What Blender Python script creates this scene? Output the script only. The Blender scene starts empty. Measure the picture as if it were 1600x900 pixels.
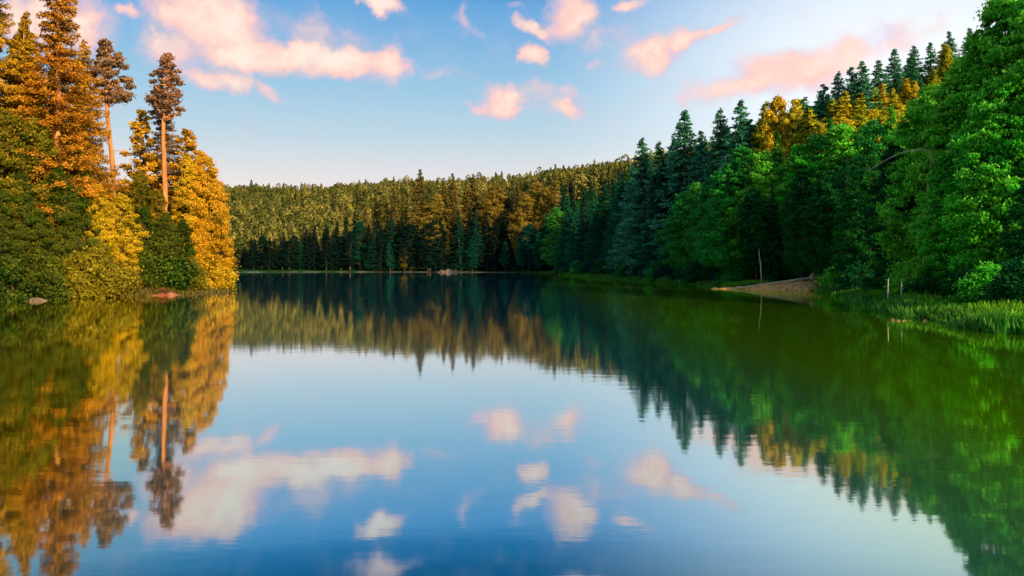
import bpy, math
import numpy as np
from mathutils import Vector, Matrix

R = math.radians
rng = np.random.default_rng(11)
scene = bpy.context.scene
col = scene.collection

# ------------------------------------------------------------------ camera
F, HOR, CAMZ = 1244.0, 412.0, 2.7          # focal length in photo pixels, horizon row, eye height
cam_d = bpy.data.cameras.new("camera"); cam = bpy.data.objects.new("camera", cam_d); col.objects.link(cam)
cam.location = (0, 0, CAMZ); cam.rotation_euler = (R(90), 0, 0)
cam_d.sensor_width = 36; cam_d.lens = 36 * F / 1600; cam_d.shift_y = -(450 - HOR) / 1600
cam_d.clip_start = 0.1; cam_d.clip_end = 9000
scene.camera = cam
scene.view_settings.view_transform = 'Standard'; scene.view_settings.look = 'None'
scene.view_settings.exposure = 0; scene.view_settings.gamma = 1
scene.cycles.max_bounces = 4; scene.cycles.diffuse_bounces = 2; scene.cycles.glossy_bounces = 3
scene.cycles.transmission_bounces = 3; scene.cycles.sample_clamp_indirect = 4
scene.cycles.use_denoising = True

def X(px, d): return (px - 800) / F * d
def Z(py, d): return CAMZ + (HOR - py) / F * d

# ------------------------------------------------------------------ terrain
SHORE = np.array([(-22, -9), (-30, 10), (-37, 30), (-41, 48), (-40, 57), (-35, 63), (-31, 66), (-29, 71), (-28, 79),
                  (-31, 92), (-45, 110), (-80, 135), (-120, 170), (-130, 225), (-95, 252), (-60, 260), (-25, 255), (0, 246),
                  (8, 225), (12, 196), (15, 160), (20, 132), (23.5, 108), (24.5, 92), (22.4, 86), (26, 82.5), (30, 80), (29, 70), (24.5, 55),
                  (21.4, 45), (20, 38), (19.5, 31), (18.5, 20), (15, 6), (8, -7)], float)

def sdist(x, y):
    """distance to the shoreline, negative in the water"""
    x = np.atleast_1d(np.asarray(x, float)); y = np.atleast_1d(np.asarray(y, float))
    best = np.full(x.shape, 1e18); inside = np.zeros(x.shape, bool)
    n = len(SHORE)
    for i in range(n):
        ax, ay = SHORE[i]; bx, by = SHORE[(i + 1) % n]
        dx, dy = bx - ax, by - ay
        t = np.clip(((x - ax) * dx + (y - ay) * dy) / (dx * dx + dy * dy), 0, 1)
        best = np.minimum(best, (x - ax - t * dx) ** 2 + (y - ay - t * dy) ** 2)
        c = ((ay > y) != (by > y)) & (x < (bx - ax) * (y - ay) / (by - ay + 1e-12) + ax)
        inside ^= c
    d = np.sqrt(best)
    return np.where(inside, -d, d)

def sst(a, b, x):
    t = np.clip((x - a) / (b - a), 0, 1); return t * t * (3 - 2 * t)

def height(x, y):
    x = np.atleast_1d(np.asarray(x, float)); y = np.atleast_1d(np.asarray(y, float))
    d = sdist(x, y)
    wob = 0.5 * np.sin(x * .31 + 1.3) * np.sin(y * .23) + 0.35 * np.sin(x * .83 + y * .6)
    land = 0.45 * (1 - np.exp(-np.maximum(d, 0) / 1.2)) + 0.02 * np.maximum(d, 0).clip(0, 200)
    wr = sst(0, 14, x) * sst(-60, 20, y + x * 0.0 + 60)
    right = 31 * (1 - np.exp(-np.maximum(d - 10, 0) / 27.0)) * wr * (.28 + .72 * sst(35, 95, y))  # unseen part near the camera is shaped for sun and shade
    back = 10 * sst(10, 120, d) * (1 - wr) * (1 - sst(-20, 40, y))
    far = (62 * sst(15, 430, d) + 7 * np.sin(x * .011 + .7) * sst(100, 300, d)) * sst(200, 300, y) * (1 - 0.6 * wr)
    left = 6 * sst(10, 120, d) * (1 - sst(150, 260, y)) * (1 - wr)
    h = land + right + back + far + left + wob * sst(2, 25, d) * 0.8
    return np.where(d < 0, np.maximum(-3.0, d * 0.22), h)

def H1(x, y): return float(height(x, y)[0])

# ------------------------------------------------------------------ materials
def new_mat(name):
    m = bpy.data.materials.new(name); m.use_nodes = True
    nt = m.node_tree; nt.nodes.clear()
    out = nt.nodes.new('ShaderNodeOutputMaterial')
    return m, nt, out
def N(nt, t, **kw):
    n = nt.nodes.new(t)
    for k, v in kw.items():
        if hasattr(n, k): setattr(n, k, v)
    return n
def L(nt, a, b): nt.links.new(a, b)
def mixc(nt, fac, a, b, mode='MIX'):
    n = nt.nodes.new('ShaderNodeMix'); n.data_type = 'RGBA'; n.blend_type = mode
    for s, v in ((0, fac), (6, a), (7, b)):
        if hasattr(v, 'is_output'): nt.links.new(v, n.inputs[s])
        elif s == 0: n.inputs[0].default_value = v
        else: n.inputs[s].default_value = (*v, 1)
    return n.outputs[2]
def mrange(nt, v, a, b, c=0.0, d=1.0, smooth=False):
    n = nt.nodes.new('ShaderNodeMapRange'); n.clamp = True
    if smooth: n.interpolation_type = 'SMOOTHSTEP'
    nt.links.new(v, n.inputs[0])
    for i, q in enumerate((a, b, c, d)): n.inputs[i + 1].default_value = q
    return n.outputs[0]

def leaf_mat(name, dark, light, tip, trans=0.3, flat=0.55, vlo=0.6, vhi=1.35):
    """diffuse + translucent leaves; colour varies leaf by leaf, clump by clump and tree by tree"""
    m, nt, out = new_mat(name)
    cv = N(nt, 'ShaderNodeAttribute'); cv.attribute_name = 'cv'
    cn = N(nt, 'ShaderNodeAttribute'); cn.attribute_name = 'cn'
    geo = N(nt, 'ShaderNodeNewGeometry'); oi = N(nt, 'ShaderNodeObjectInfo')
    no = N(nt, 'ShaderNodeTexNoise'); no.inputs['Scale'].default_value = 0.45; no.inputs['Detail'].default_value = 3
    L(nt, geo.outputs['Position'], no.inputs['Vector'])
    n_b = N(nt, 'ShaderNodeTexNoise'); n_b.inputs['Scale'].default_value = 0.13; n_b.inputs['Detail'].default_value = 2
    L(nt, geo.outputs['Position'], n_b.inputs['Vector'])
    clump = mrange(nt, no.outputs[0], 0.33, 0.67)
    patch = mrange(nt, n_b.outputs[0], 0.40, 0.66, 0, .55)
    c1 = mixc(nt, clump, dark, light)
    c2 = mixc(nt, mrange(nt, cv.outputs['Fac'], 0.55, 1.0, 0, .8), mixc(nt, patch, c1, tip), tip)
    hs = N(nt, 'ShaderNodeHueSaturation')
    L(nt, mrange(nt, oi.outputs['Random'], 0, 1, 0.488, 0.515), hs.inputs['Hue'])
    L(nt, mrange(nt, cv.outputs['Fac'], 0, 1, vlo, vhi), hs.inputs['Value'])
    L(nt, c2, hs.inputs['Color'])
    vt = N(nt, 'ShaderNodeVectorTransform'); vt.vector_type = 'NORMAL'; vt.convert_from = 'OBJECT'; vt.convert_to = 'WORLD'
    L(nt, cn.outputs['Vector'], vt.inputs[0])
    mv = N(nt, 'ShaderNodeMix'); mv.data_type = 'VECTOR'; mv.inputs[0].default_value = flat
    L(nt, geo.outputs['Normal'], mv.inputs[4]); L(nt, vt.outputs[0], mv.inputs[5])
    nm = N(nt, 'ShaderNodeVectorMath'); nm.operation = 'NORMALIZE'; L(nt, mv.outputs[1], nm.inputs[0])
    df = N(nt, 'ShaderNodeBsdfDiffuse'); tr = N(nt, 'ShaderNodeBsdfTranslucent')
    L(nt, hs.outputs[0], df.inputs[0]); L(nt, hs.outputs[0], tr.inputs[0])
    L(nt, nm.outputs[0], df.inputs['Normal'])
    ms = N(nt, 'ShaderNodeMixShader'); ms.inputs[0].default_value = trans
    L(nt, df.outputs[0], ms.inputs[1]); L(nt, tr.outputs[0], ms.inputs[2])
    L(nt, ms.outputs[0], out.inputs[0])
    return m

def solid_mat(name, c1, c2, scale=3.0, stretch=(1, 1, 1), rough=0.9, bump=0.3, coord='Object'):
    m, nt, out = new_mat(name)
    tc = N(nt, 'ShaderNodeTexCoord'); mp = N(nt, 'ShaderNodeMapping'); mp.inputs['Scale'].default_value = stretch
    L(nt, tc.outputs[coord], mp.inputs[0])
    no = N(nt, 'ShaderNodeTexNoise'); no.inputs['Scale'].default_value = scale; no.inputs['Detail'].default_value = 6
    L(nt, mp.outputs[0], no.inputs['Vector'])
    c = mixc(nt, mrange(nt, no.outputs[0], .35, .65), c1, c2)
    b = N(nt, 'ShaderNodeBsdfPrincipled'); b.inputs['Roughness'].default_value = rough
    b.inputs['Specular IOR Level'].default_value = 0.2
    L(nt, c, b.inputs['Base Color'])
    bp = N(nt, 'ShaderNodeBump'); bp.inputs['Strength'].default_value = bump; bp.inputs['Distance'].default_value = 0.1
    L(nt, no.outputs[0], bp.inputs['Height']); L(nt, bp.outputs[0], b.inputs['Normal'])
    L(nt, b.outputs[0], out.inputs[0])
    return m

M = {}
# foliage: dark clumps, light clumps, leaf tips
M['gold']   = leaf_mat('sunlit_golden_leaves', (.20, .17, .012), (.70, .40, .016), (.92, .55, .03))  # autumn gold, with the warm sunlight put into the leaf colour
M['amber']  = leaf_mat('sunlit_amber_needles', (.16, .12, .014), (.72, .34, .02), (.92, .48, .035))  # orange sunlight on the tall spruces put into the needle colour
M['olive']  = leaf_mat('olive_leaves', (.04, .085, .008), (.18, .19, .014), (.40, .28, .025))
M['lgreen'] = leaf_mat('bright_green_leaves', (.015, .22, .014), (.09, .76, .03), (.32, .86, .07))
M['green']  = leaf_mat('green_leaves', (.006, .09, .014), (.028, .36, .04), (.09, .52, .06))
M['dgreen'] = leaf_mat('shade_green_leaves', (.006, .035, .007), (.035, .11, .014), (.16, .18, .02))  # shade low on the left headland put into a darker green
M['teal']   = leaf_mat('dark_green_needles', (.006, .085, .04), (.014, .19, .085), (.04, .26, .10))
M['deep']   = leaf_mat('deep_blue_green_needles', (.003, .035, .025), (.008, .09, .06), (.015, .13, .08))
M['shadeg'] = leaf_mat('shaded_green_leaves', (.003, .04, .012), (.010, .13, .03), (.03, .22, .04))  # shade under the right-hand trees put into a darker leaf colour
M['ridge']  = leaf_mat('ridge_needles', (.02, .15, .075), (.06, .34, .16), (.13, .46, .2))
M['faredge'] = leaf_mat('far_shadow_needles', (.002, .014, .014), (.004, .035, .032), (.02, .055, .04))  # shadow along the far shore put into the needle colour
M['sungold'] = leaf_mat('sunlit_yellow_leaves', (.85, .50, .01), (.96, .74, .03), (.97, .84, .06), trans=.2, flat=.85, vlo=.9, vhi=1.15)  # sunlight on the right slope's bright band put into the leaf colour
M['lime']   = leaf_mat('sunlit_yellow_green_leaves', (.18, .32, .01), (.62, .72, .02), (.90, .78, .05), trans=.2, flat=.8, vlo=.85, vhi=1.2)  # low sun's yellow put into the green of the leaves
M['farmix'] = leaf_mat('far_sunlit_needles', (.035, .075, .022), (.17, .14, .03), (.42, .28, .06))  # orange-brown of sunlit far conifers put into the needle colour
M['fargold'] = leaf_mat('far_golden_foliage', (.08, .09, .02), (.30, .24, .03), (.55, .38, .06))
M['farolive'] = leaf_mat('hillside_foliage', (.06, .12, .04), (.24, .27, .06), (.52, .38, .09))  # colour lightened to stand for haze over the hill
M['pineneedle'] = leaf_mat('pine_needles', (.12, .085, .05), (.36, .20, .10), (.52, .28, .15))
M['red']    = leaf_mat('red_leaves', (.25, .05, .03), (.45, .12, .07), (.6, .25, .16))
M['weed']   = solid_mat('dead_weed', (.10, .09, .02), (.36, .26, .12), 6)
M['grass']  = leaf_mat('grass_blades', (.03, .36, .01), (.12, .66, .02), (.42, .70, .05), flat=.7)
M['reed']   = leaf_mat('reed_blades', (.012, .20, .02), (.04, .42, .04), (.2, .5, .07), flat=.7)
M['drygrass'] = leaf_mat('dry_grass_blades', (.12, .10, .02), (.25, .2, .04), (.35, .3, .08), flat=.7)
M['bark']   = solid_mat('grey_brown_bark', (.05, .035, .022), (.13, .09, .055), 4, (1, 1, .2))
M['pinebark'] = solid_mat('orange_pine_bark', (.50, .19, .06), (.90, .42, .16), 3, (1, 1, .25))
M['palewood'] = solid_mat('weathered_pale_wood', (.55, .38, .26), (.85, .66, .5), 4, (.3, 1, 1))
M['whitewood'] = solid_mat('white_painted_wood', (.35, .38, .34), (.62, .66, .6), 5)
M['sand']   = solid_mat('sandy_soil', (.62, .26, .05), (.98, .56, .20), 3)
M['shorestrip'] = solid_mat('dull_shore_strip', (.05, .05, .04), (.20, .20, .19), .25)
M['redsoil'] = solid_mat('reddish_soil', (.34, .10, .06), (.5, .22, .13), 1.5)
M['stone']  = solid_mat('pale_stone', (.16, .12, .08), (.36, .26, .18), 2)

# ------------------------------------------------------------------ mesh helpers
def link(name, mesh, mat, parent=None):
    o = bpy.data.objects.new(name, mesh); col.objects.link(o)
    if mat is not None and not mesh.materials: mesh.materials.append(mat)
    if parent: o.parent = parent
    return o
def quad_mesh(name, V, cn, cv):
    """V (n,4,3) quads with per-quad guide normal cn (n,3) and value cv (n)"""
    n = len(V); me = bpy.data.meshes.new(name)
    me.vertices.add(n * 4); me.vertices.foreach_set('co', V.reshape(-1).astype(np.float32))
    me.loops.add(n * 4); me.loops.foreach_set('vertex_index', np.arange(n * 4, dtype=np.int32))
    me.polygons.add(n); me.polygons.foreach_set('loop_start', np.arange(0, n * 4, 4, dtype=np.int32))
    me.update(calc_edges=True)
    a = me.attributes.new('cn', 'FLOAT_VECTOR', 'POINT'); a.data.foreach_set('vector', np.repeat(cn, 4, 0).reshape(-1).astype(np.float32))
    b = me.attributes.new('cv', 'FLOAT', 'POINT'); b.data.foreach_set('value', np.repeat(cv, 4).astype(np.float32))
    return me
def unit(v): return v / (np.linalg.norm(v, axis=-1, keepdims=True) + 1e-9)
def leaves(P, U, W, lu, lw):
    """rhombic leaves centred on P, long axis U, width axis W"""
    U = U * lu[:, None]; W = W * lw[:, None]
    return np.stack([P - U, P + W, P + U, P - W], 1)
def poly_mesh(name, verts, faces, smooth=True):
    me = bpy.data.meshes.new(name); me.from_pydata([tuple(v) for v in verts], [], faces)
    if smooth: me.polygons.foreach_set('use_smooth', [True] * len(me.polygons))
    me.update(); return me
class Tubes:
    def __init__(s): s.v = []; s.f = []
    def add(s, pts, rad, k=7):
        pts = [np.array(p, float) for p in pts]; b = len(s.v)
        for i, p in enumerate(pts):
            t = pts[min(i + 1, len(pts) - 1)] - pts[max(i - 1, 0)]; t = t / (np.linalg.norm(t) + 1e-9)
            a = np.cross(t, (0.13, 1, 0.07)); a /= np.linalg.norm(a) + 1e-9; c = np.cross(t, a)
            for j in range(k):
                an = 2 * math.pi * j / k
                s.v.append(p + rad[i] * (math.cos(an) * a + math.sin(an) * c))
        for i in range(len(pts) - 1):
            for j in range(k):
                s.f.append((b + i * k + j, b + i * k + (j + 1) % k, b + (i + 1) * k + (j + 1) % k, b + (i + 1) * k + j))
        s.f.append(tuple(b + j for j in range(k))[::-1]); s.f.append(tuple(b + (len(pts) - 1) * k + j for j in range(k)))
    def mesh(s, name): return poly_mesh(name, s.v, s.f)

# ------------------------------------------------------------------ tree prototypes (mesh data only)
def spruce(name, seed, H=20.0, wid=0.17, base=0.06, whorls=46, dens=28, leaf=0.135, lean=0.0, ragged=0.25):
    g = np.random.default_rng(seed); Vs = []; Cn = []; Cv = []; tb = Tubes()
    zs = np.linspace(base, 0.985, whorls) ** 0.93
    rag = 1 + ragged * np.sin(zs * 23 + seed) * g.uniform(.4, 1, whorls)
    for i, zn in enumerate(zs):
        z0 = zn * H
        rr = H * wid * (1 - zn) ** 0.78 * rag[i] + 0.12
        nb = int(g.integers(6, 9))
        for b in range(nb):
            az = g.uniform(0, 2 * math.pi); z0 = zn * H + g.uniform(-.6, .6) * H / whorls; r = rr * g.uniform(.6, 1.15)
            if g.random() < .06: continue
            n = max(8, int(dens * r)); t = g.uniform(0.05, 1, n) ** .75
            droop = g.uniform(.22, .5) * (1 - .75 * zn)
            side = g.normal(0, 1, n) * (0.16 * r * (1.1 - t) + .07)
            rad = t * r; zz = z0 - droop * r * t ** 1.3 + 0.12 * r * t ** 4 + g.normal(0, .06 + .02 * r, n) - np.abs(side) * .25
            ca, sa = math.cos(az), math.sin(az)
            P = np.stack([rad * ca - side * sa, rad * sa + side * ca, zz], 1)
            out = np.array([ca, sa, 0.0])
            U = unit(np.array([ca, sa, -.45]) + g.normal(0, .55, (n, 3)))
            W = unit(np.cross(U, g.normal(0, 1, (n, 3)) + np.array([0, 0, .8])))
            lu = leaf * g.uniform(.7, 1.5, n); lw = lu * g.uniform(.3, .5, n)
            Vs.append(leaves(P, U, W, lu, lw)); Cn.append(unit(out * .8 + np.array([0, 0, .55]) + g.normal(0, .25, (n, 3))))
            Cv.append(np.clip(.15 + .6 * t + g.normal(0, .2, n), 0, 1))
            if b < 3 and r > .8: tb.add([(0, 0, z0), (ca * r * .5, sa * r * .5, z0 - droop * r * .35), (ca * r * .8, sa * r * .8, z0 - droop * r * .7)], [.05, .03, .015], 4)
    tb.add([(0, 0, -.6), (0, 0, H * .3), (0, 0, H * .7), (0, 0, H)], [H * .014 + .04, H * .011, H * .006, .02], 8)
    cr = quad_mesh(name + '_crown', np.concatenate(Vs), np.concatenate(Cn), np.concatenate(Cv))
    return dict(crown=cr, trunk=tb.mesh(name + '_trunk'), H=H)

def broad(name, seed, H=15.0, base=.12, rad=3.6, nc=75, nl=26000, leaf=.13, prof=.75, flat=.75, bend=(0, 0), clr=.30, limb=14, topy=1.0, trunk_r=None, drop=None):
    g = np.random.default_rng(seed); Vs = []; Cn = []; Cv = []; tb = Tubes()
    zb = base * H
    zn = (np.arange(nc) + g.uniform(0, 1, nc)) / nc; zn = zn ** .95
    prof_r = rad * (np.sin(np.pi * np.clip(zn, .02, .985) ** prof)) ** .6
    an = np.arange(nc) * 2.39996 + g.uniform(-.4, .4, nc)
    fr = np.sqrt(g.uniform(.12, 1, nc)) * g.uniform(.85, 1.05, nc)
    bx = bend[0] * zn ** 2 * H; by = bend[1] * zn ** 2 * H
    C = np.stack([np.cos(an) * prof_r * fr * .86 + bx, np.sin(an) * prof_r * fr * .86 + by, zb + (H * .965 - zb) * zn], 1)
    prof_w = 1 + .16 * np.sin(an * 2 + seed) * np.sin(zn * 9 + seed); C[:, :2] *= prof_w[:, None]
    rc = rad * clr * g.uniform(.45, 1.5, nc) * (1 - .45 * zn)
    wts = rc ** 2; wts /= wts.sum()
    for i in range(nc):
        n = max(20, int(nl * wts[i])); d = unit(g.normal(0, 1, (n, 3)) + np.array([0, 0, .25]))
        q = rc[i] * np.where(g.random(n) < .14, g.uniform(1, 1.6, n), g.uniform(.15, 1, n) ** .45)
        lump = 1 + .25 * np.sin(d[:, 0] * 5 + i) * np.sin(d[:, 1] * 6 + 2 * i)
        P = C[i] + d * (q * lump)[:, None] * np.array([1, 1, flat]) + g.normal(0, .06 * rc[i], (n, 3))
        U = unit(g.normal(0, 1, (n, 3)) + np.array([0, 0, -.3])); W = unit(np.cross(U, g.normal(0, 1, (n, 3))))
        lu = leaf * g.uniform(.65, 1.45, n); lw = lu * g.uniform(.45, .7, n)
        Vs.append(leaves(P, U, W, lu, lw))
        cen = np.array([bx[i], by[i], zb + (H - zb) * .45]); o = unit((C[i] - cen)[None])[0]
        Cn.append(unit(d * .8 + o * .5 + np.array([0, 0, .2]) + g.normal(0, .2, (n, 3))))
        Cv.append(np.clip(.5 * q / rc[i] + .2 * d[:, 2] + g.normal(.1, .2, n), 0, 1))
    tr = trunk_r or H * .013 + .05
    axis = [(bend[0] * t * t * H, bend[1] * t * t * H, -.6 + t * (H * .93 + .6)) for t in (0, .15, .35, .6, .8, 1)]
    if drop is not None:      # bare pine trunk: slight bends and broken stubs
        ts = np.linspace(0, 1, 12)
        axis = [(bend[0] * t * t * H + .16 * math.sin(t * 9 + seed), bend[1] * t * t * H + .12 * math.sin(t * 7), -.6 + t * (H * .93 + .6)) for t in ts]
        tb.add(axis, [tr * (1.2 - 1.0 * t) * (1 + .08 * math.sin(t * 31 + seed)) + .02 for t in ts], 10)
        for k_ in range(12):
            t = g.uniform(min(.4, base), base + .02); a_ = g.uniform(0, 6.28); l_ = g.uniform(.3, 1.1); p_ = np.array([bend[0] * t * t * H + .16 * math.sin(t * 9 + seed), .12 * math.sin(t * 7), t * (H * .93)])
            tb.add([p_, p_ + np.array([math.cos(a_) * l_, math.sin(a_) * l_, g.uniform(-.3, .15)])], [.04, .012], 4)
    else:
        tb.add(axis, [tr * 1.25, tr, tr * .85, tr * .55, tr * .33, .03], 9)
    for i in g.choice(nc, min(limb, nc), replace=False):
        e = C[i]; t0 = max(.1, (e[2] - rad * .5) / H - .12) if drop is None else max(.1, (e[2] - drop) / H); s0 = np.array([bend[0] * t0 * t0 * H, bend[1] * t0 * t0 * H, t0 * H])
        mid = (s0 + e) / 2 + np.array([0, 0, -.12 * rad + g.normal(0, .2)])
        tb.add([s0, mid, e], [tr * .35, tr * .22, .02], 5)
    cr = quad_mesh(name + '_crown', np.concatenate(Vs), np.concatenate(Cn), np.concatenate(Cv))
    return dict(crown=cr, trunk=tb.mesh(name + '_trunk'), H=H)

PR = {}
PR['s'] = [spruce('spruce_a', 1, ragged=.06, whorls=60), spruce('spruce_b', 2, wid=.15, ragged=.14, whorls=52), spruce('spruce_c', 3, wid=.20, base=.1, ragged=.1, whorls=54), spruce('spruce_d', 4, wid=.16, ragged=.05, whorls=50)]
PR['big_s'] = [spruce('tall_spruce_a', 11, H=24, wid=.20, base=.14, whorls=60, dens=76, ragged=.22, leaf=.09), spruce('tall_spruce_b', 12, H=24, wid=.175, base=.2, whorls=56, dens=76, ragged=.28, leaf=.09)]
PR['b'] = [broad('broad_a', 21, nc=150, nl=42000, clr=.21, flat=.55, leaf=.098), broad('broad_b', 22, rad=3.0, prof=.9, nc=140, nl=38000, clr=.21, flat=.6, leaf=.098), broad('broad_c', 23, rad=4.2, prof=.6, nc=180, nl=48000, clr=.19, flat=.5, leaf=.098), broad('broad_d', 24, rad=2.6, H=16, nc=130, nl=36000, clr=.23, flat=.6, leaf=.098)]
PR['near'] = [broad('near_a', 31, H=18, base=.05, rad=5.0, nc=340, nl=95000, leaf=.105, clr=.165, flat=.42, limb=50), broad('near_b', 32, H=17, base=.04, rad=4.4, nc=300, nl=85000, leaf=.105, clr=.17, flat=.42, prof=.65, limb=50)]
PR['pine'] = [broad('pine_a', 41, H=21, base=.72, rad=1.9, nc=64, nl=6500, leaf=.11, prof=.55, flat=.55, clr=.22, limb=50, bend=(-.02, 0), trunk_r=.25, drop=.4),
              broad('pine_b', 42, H=21, base=.70, rad=1.8, nc=70, nl=7000, leaf=.11, prof=.48, flat=.55, clr=.21, limb=54, bend=(.012, 0), trunk_r=.27, drop=.4)]
PR['sparse'] = [broad('sparse_a', 45, H=16, base=.3, rad=1.9, nc=70, nl=10000, leaf=.12, prof=.8, flat=.6, clr=.28, limb=30, drop=.5)]
PR['bush'] = [broad('bush_a', 51, H=3, base=.02, rad=2.0, nc=34, nl=8000, leaf=.09, prof=.55, limb=10, clr=.36), broad('bush_b', 52, H=3, base=.02, rad=1.6, nc=30, nl=7000, leaf=.09, prof=.5, limb=10, clr=.36)]

def tree(kind, x, y, H, mat, name, label, cat='tree', group=None, bark='bark', w=1.0, variant=None, rot=None, sink=0.0, z=None):
    pr = PR[kind][int(rng.integers(len(PR[kind]))) if variant is None else variant]
    s = H / pr['H']
    e = bpy.data.objects.new(name, None); col.objects.link(e)
    e.location = (x, y, (H1(x, y) if z is None else z) - sink); e.rotation_euler = (R(rng.normal(0, 1.6)), R(rng.normal(0, 1.6)), rng.uniform(0, 6.28) if rot is None else rot)
    e.scale = (s * w, s * w, s); e.empty_display_size = 1
    e['label'] = label; e['category'] = cat
    if group: e['group'] = group
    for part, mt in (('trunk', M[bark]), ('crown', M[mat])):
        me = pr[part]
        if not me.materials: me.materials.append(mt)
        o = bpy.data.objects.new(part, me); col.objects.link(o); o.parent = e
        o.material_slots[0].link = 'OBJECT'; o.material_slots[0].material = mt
    return e
def tree_at(kind, px, top, d, mat, name, label, **k):
    x = X(px, d); zt = Z(top, d)
    return tree(kind, x, d, max(.55 if kind == 'bush' else 1.2, zt - H1(x, d)), mat, name, label, **k)

# ------------------------------------------------------------------ setting: ground, lake, hills
def warp(a, n, near, c=0):
    u = np.linspace(-1, 1, n); k = math.asinh(a / near); return c + near * np.sinh(u * k)
gx = warp(3500, 300, 55, 0); gy = warp(3500, 320, 60, 60)
GX, GY = np.meshgrid(gx, gy, indexing='xy'); HZ = height(GX.ravel(), GY.ravel())
nv, nu = GX.shape
idx = np.arange(nv * nu).reshape(nv, nu)
fc = np.stack([idx[:-1, :-1], idx[:-1, 1:], idx[1:, 1:], idx[1:, :-1]], -1).reshape(-1, 4)
me = poly_mesh('ground', np.stack([GX.ravel(), GY.ravel(), HZ], 1), fc.tolist())
m, nt, out = new_mat('forest_floor')
geo = N(nt, 'ShaderNodeNewGeometry')
no = N(nt, 'ShaderNodeTexNoise'); no.inputs['Scale'].default_value = .5; no.inputs['Detail'].default_value = 8; L(nt, geo.outputs['Position'], no.inputs['Vector'])
c = mixc(nt, mrange(nt, no.outputs[0], .4, .6), (.012, .06, .008), (.03, .10, .012))
b = N(nt, 'ShaderNodeBsdfDiffuse'); L(nt, c, b.inputs[0]); L(nt, b.outputs[0], out.inputs[0])
g = link('ground', me, m); g['kind'] = 'structure'

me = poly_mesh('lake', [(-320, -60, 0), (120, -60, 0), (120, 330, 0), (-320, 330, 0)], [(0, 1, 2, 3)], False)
m, nt, out = new_mat('lake_water')
geo = N(nt, 'ShaderNodeNewGeometry'); sep = N(nt, 'ShaderNodeSeparateXYZ'); L(nt, geo.outputs['Position'], sep.inputs[0])
mp = N(nt, 'ShaderNodeMapping'); mp.inputs['Scale'].default_value = (.35, 1.0, 1); L(nt, geo.outputs['Position'], mp.inputs[0])
n1 = N(nt, 'ShaderNodeTexNoise'); n1.inputs['Scale'].default_value = 2.6; n1.inputs['Detail'].default_value = 4; n1.inputs['Roughness'].default_value = .55
L(nt, mp.outputs[0], n1.inputs['Vector'])
n2 = N(nt, 'ShaderNodeTexNoise'); n2.inputs['Scale'].default_value = .05; n2.inputs['Detail'].default_value = 2; L(nt, geo.outputs['Position'], n2.inputs['Vector'])
gust = mrange(nt, n2.outputs[0], .42, .62, .35, 1.2)
bp = N(nt, 'ShaderNodeBump'); bp.inputs['Distance'].default_value = .0021
L(nt, gust, bp.inputs['Strength']); L(nt, n1.outputs[0], bp.inputs['Height'])
gl = N(nt, 'ShaderNodeBsdfGlossy'); gl.inputs['Roughness'].default_value = .035
L(nt, bp.outputs[0], gl.inputs['Normal'])
# green tree reflections painted into the water on the right, open water is deep blue
green_refl = mrange(nt, sep.outputs[0], 1.5, 9, 0, 1, True)
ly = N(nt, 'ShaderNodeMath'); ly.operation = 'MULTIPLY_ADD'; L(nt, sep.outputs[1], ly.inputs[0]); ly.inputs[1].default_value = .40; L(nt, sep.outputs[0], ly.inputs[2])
gold_refl = mrange(nt, ly.outputs[0], 1.0, -2.5, 0, 1, True)        # golden tree reflections painted into the water on the left
body = mixc(nt, gold_refl, mixc(nt, green_refl, (.0, .12, .20), (.17, .44, .0)), (.12, .10, .0))
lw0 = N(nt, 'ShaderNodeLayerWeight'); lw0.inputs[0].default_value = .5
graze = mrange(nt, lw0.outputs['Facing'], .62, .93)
tint = mixc(nt, green_refl, mixc(nt, gold_refl, mixc(nt, graze, (.62, .87, .94), (1, 1, 1)), (1, .97, .72)), mixc(nt, graze, (1, 1, .2), (.9, 1, .55)))
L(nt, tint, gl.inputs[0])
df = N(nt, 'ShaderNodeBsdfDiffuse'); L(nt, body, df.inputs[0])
lw = N(nt, 'ShaderNodeLayerWeight'); lw.inputs[0].default_value = .5
fac = mrange(nt, lw.outputs['Facing'], .55, .99, .55, .96)
ms = N(nt, 'ShaderNodeMixShader'); L(nt, fac, ms.inputs[0]); L(nt, df.outputs[0], ms.inputs[1]); L(nt, gl.outputs[0], ms.inputs[2]); L(nt, ms.outputs[0], out.inputs[0])
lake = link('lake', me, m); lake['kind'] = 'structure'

# ------------------------------------------------------------------ skyline of the photograph as a height guide for the slopes
SKX = [350, 400, 450, 520, 600, 700, 800, 870, 940, 975, 1010, 1070, 1130, 1160, 1230, 1300, 1350, 1400, 1450, 1500, 1560, 1600, 1900]
SKY = [292, 290, 294, 290, 283, 281, 278, 268, 254, 250, 235, 205, 185, 172, 158, 128, 108, 92, 76, 58, 25, 0, -200]
def sky_y(px): return float(np.interp(px, SKX, SKY))

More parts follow.
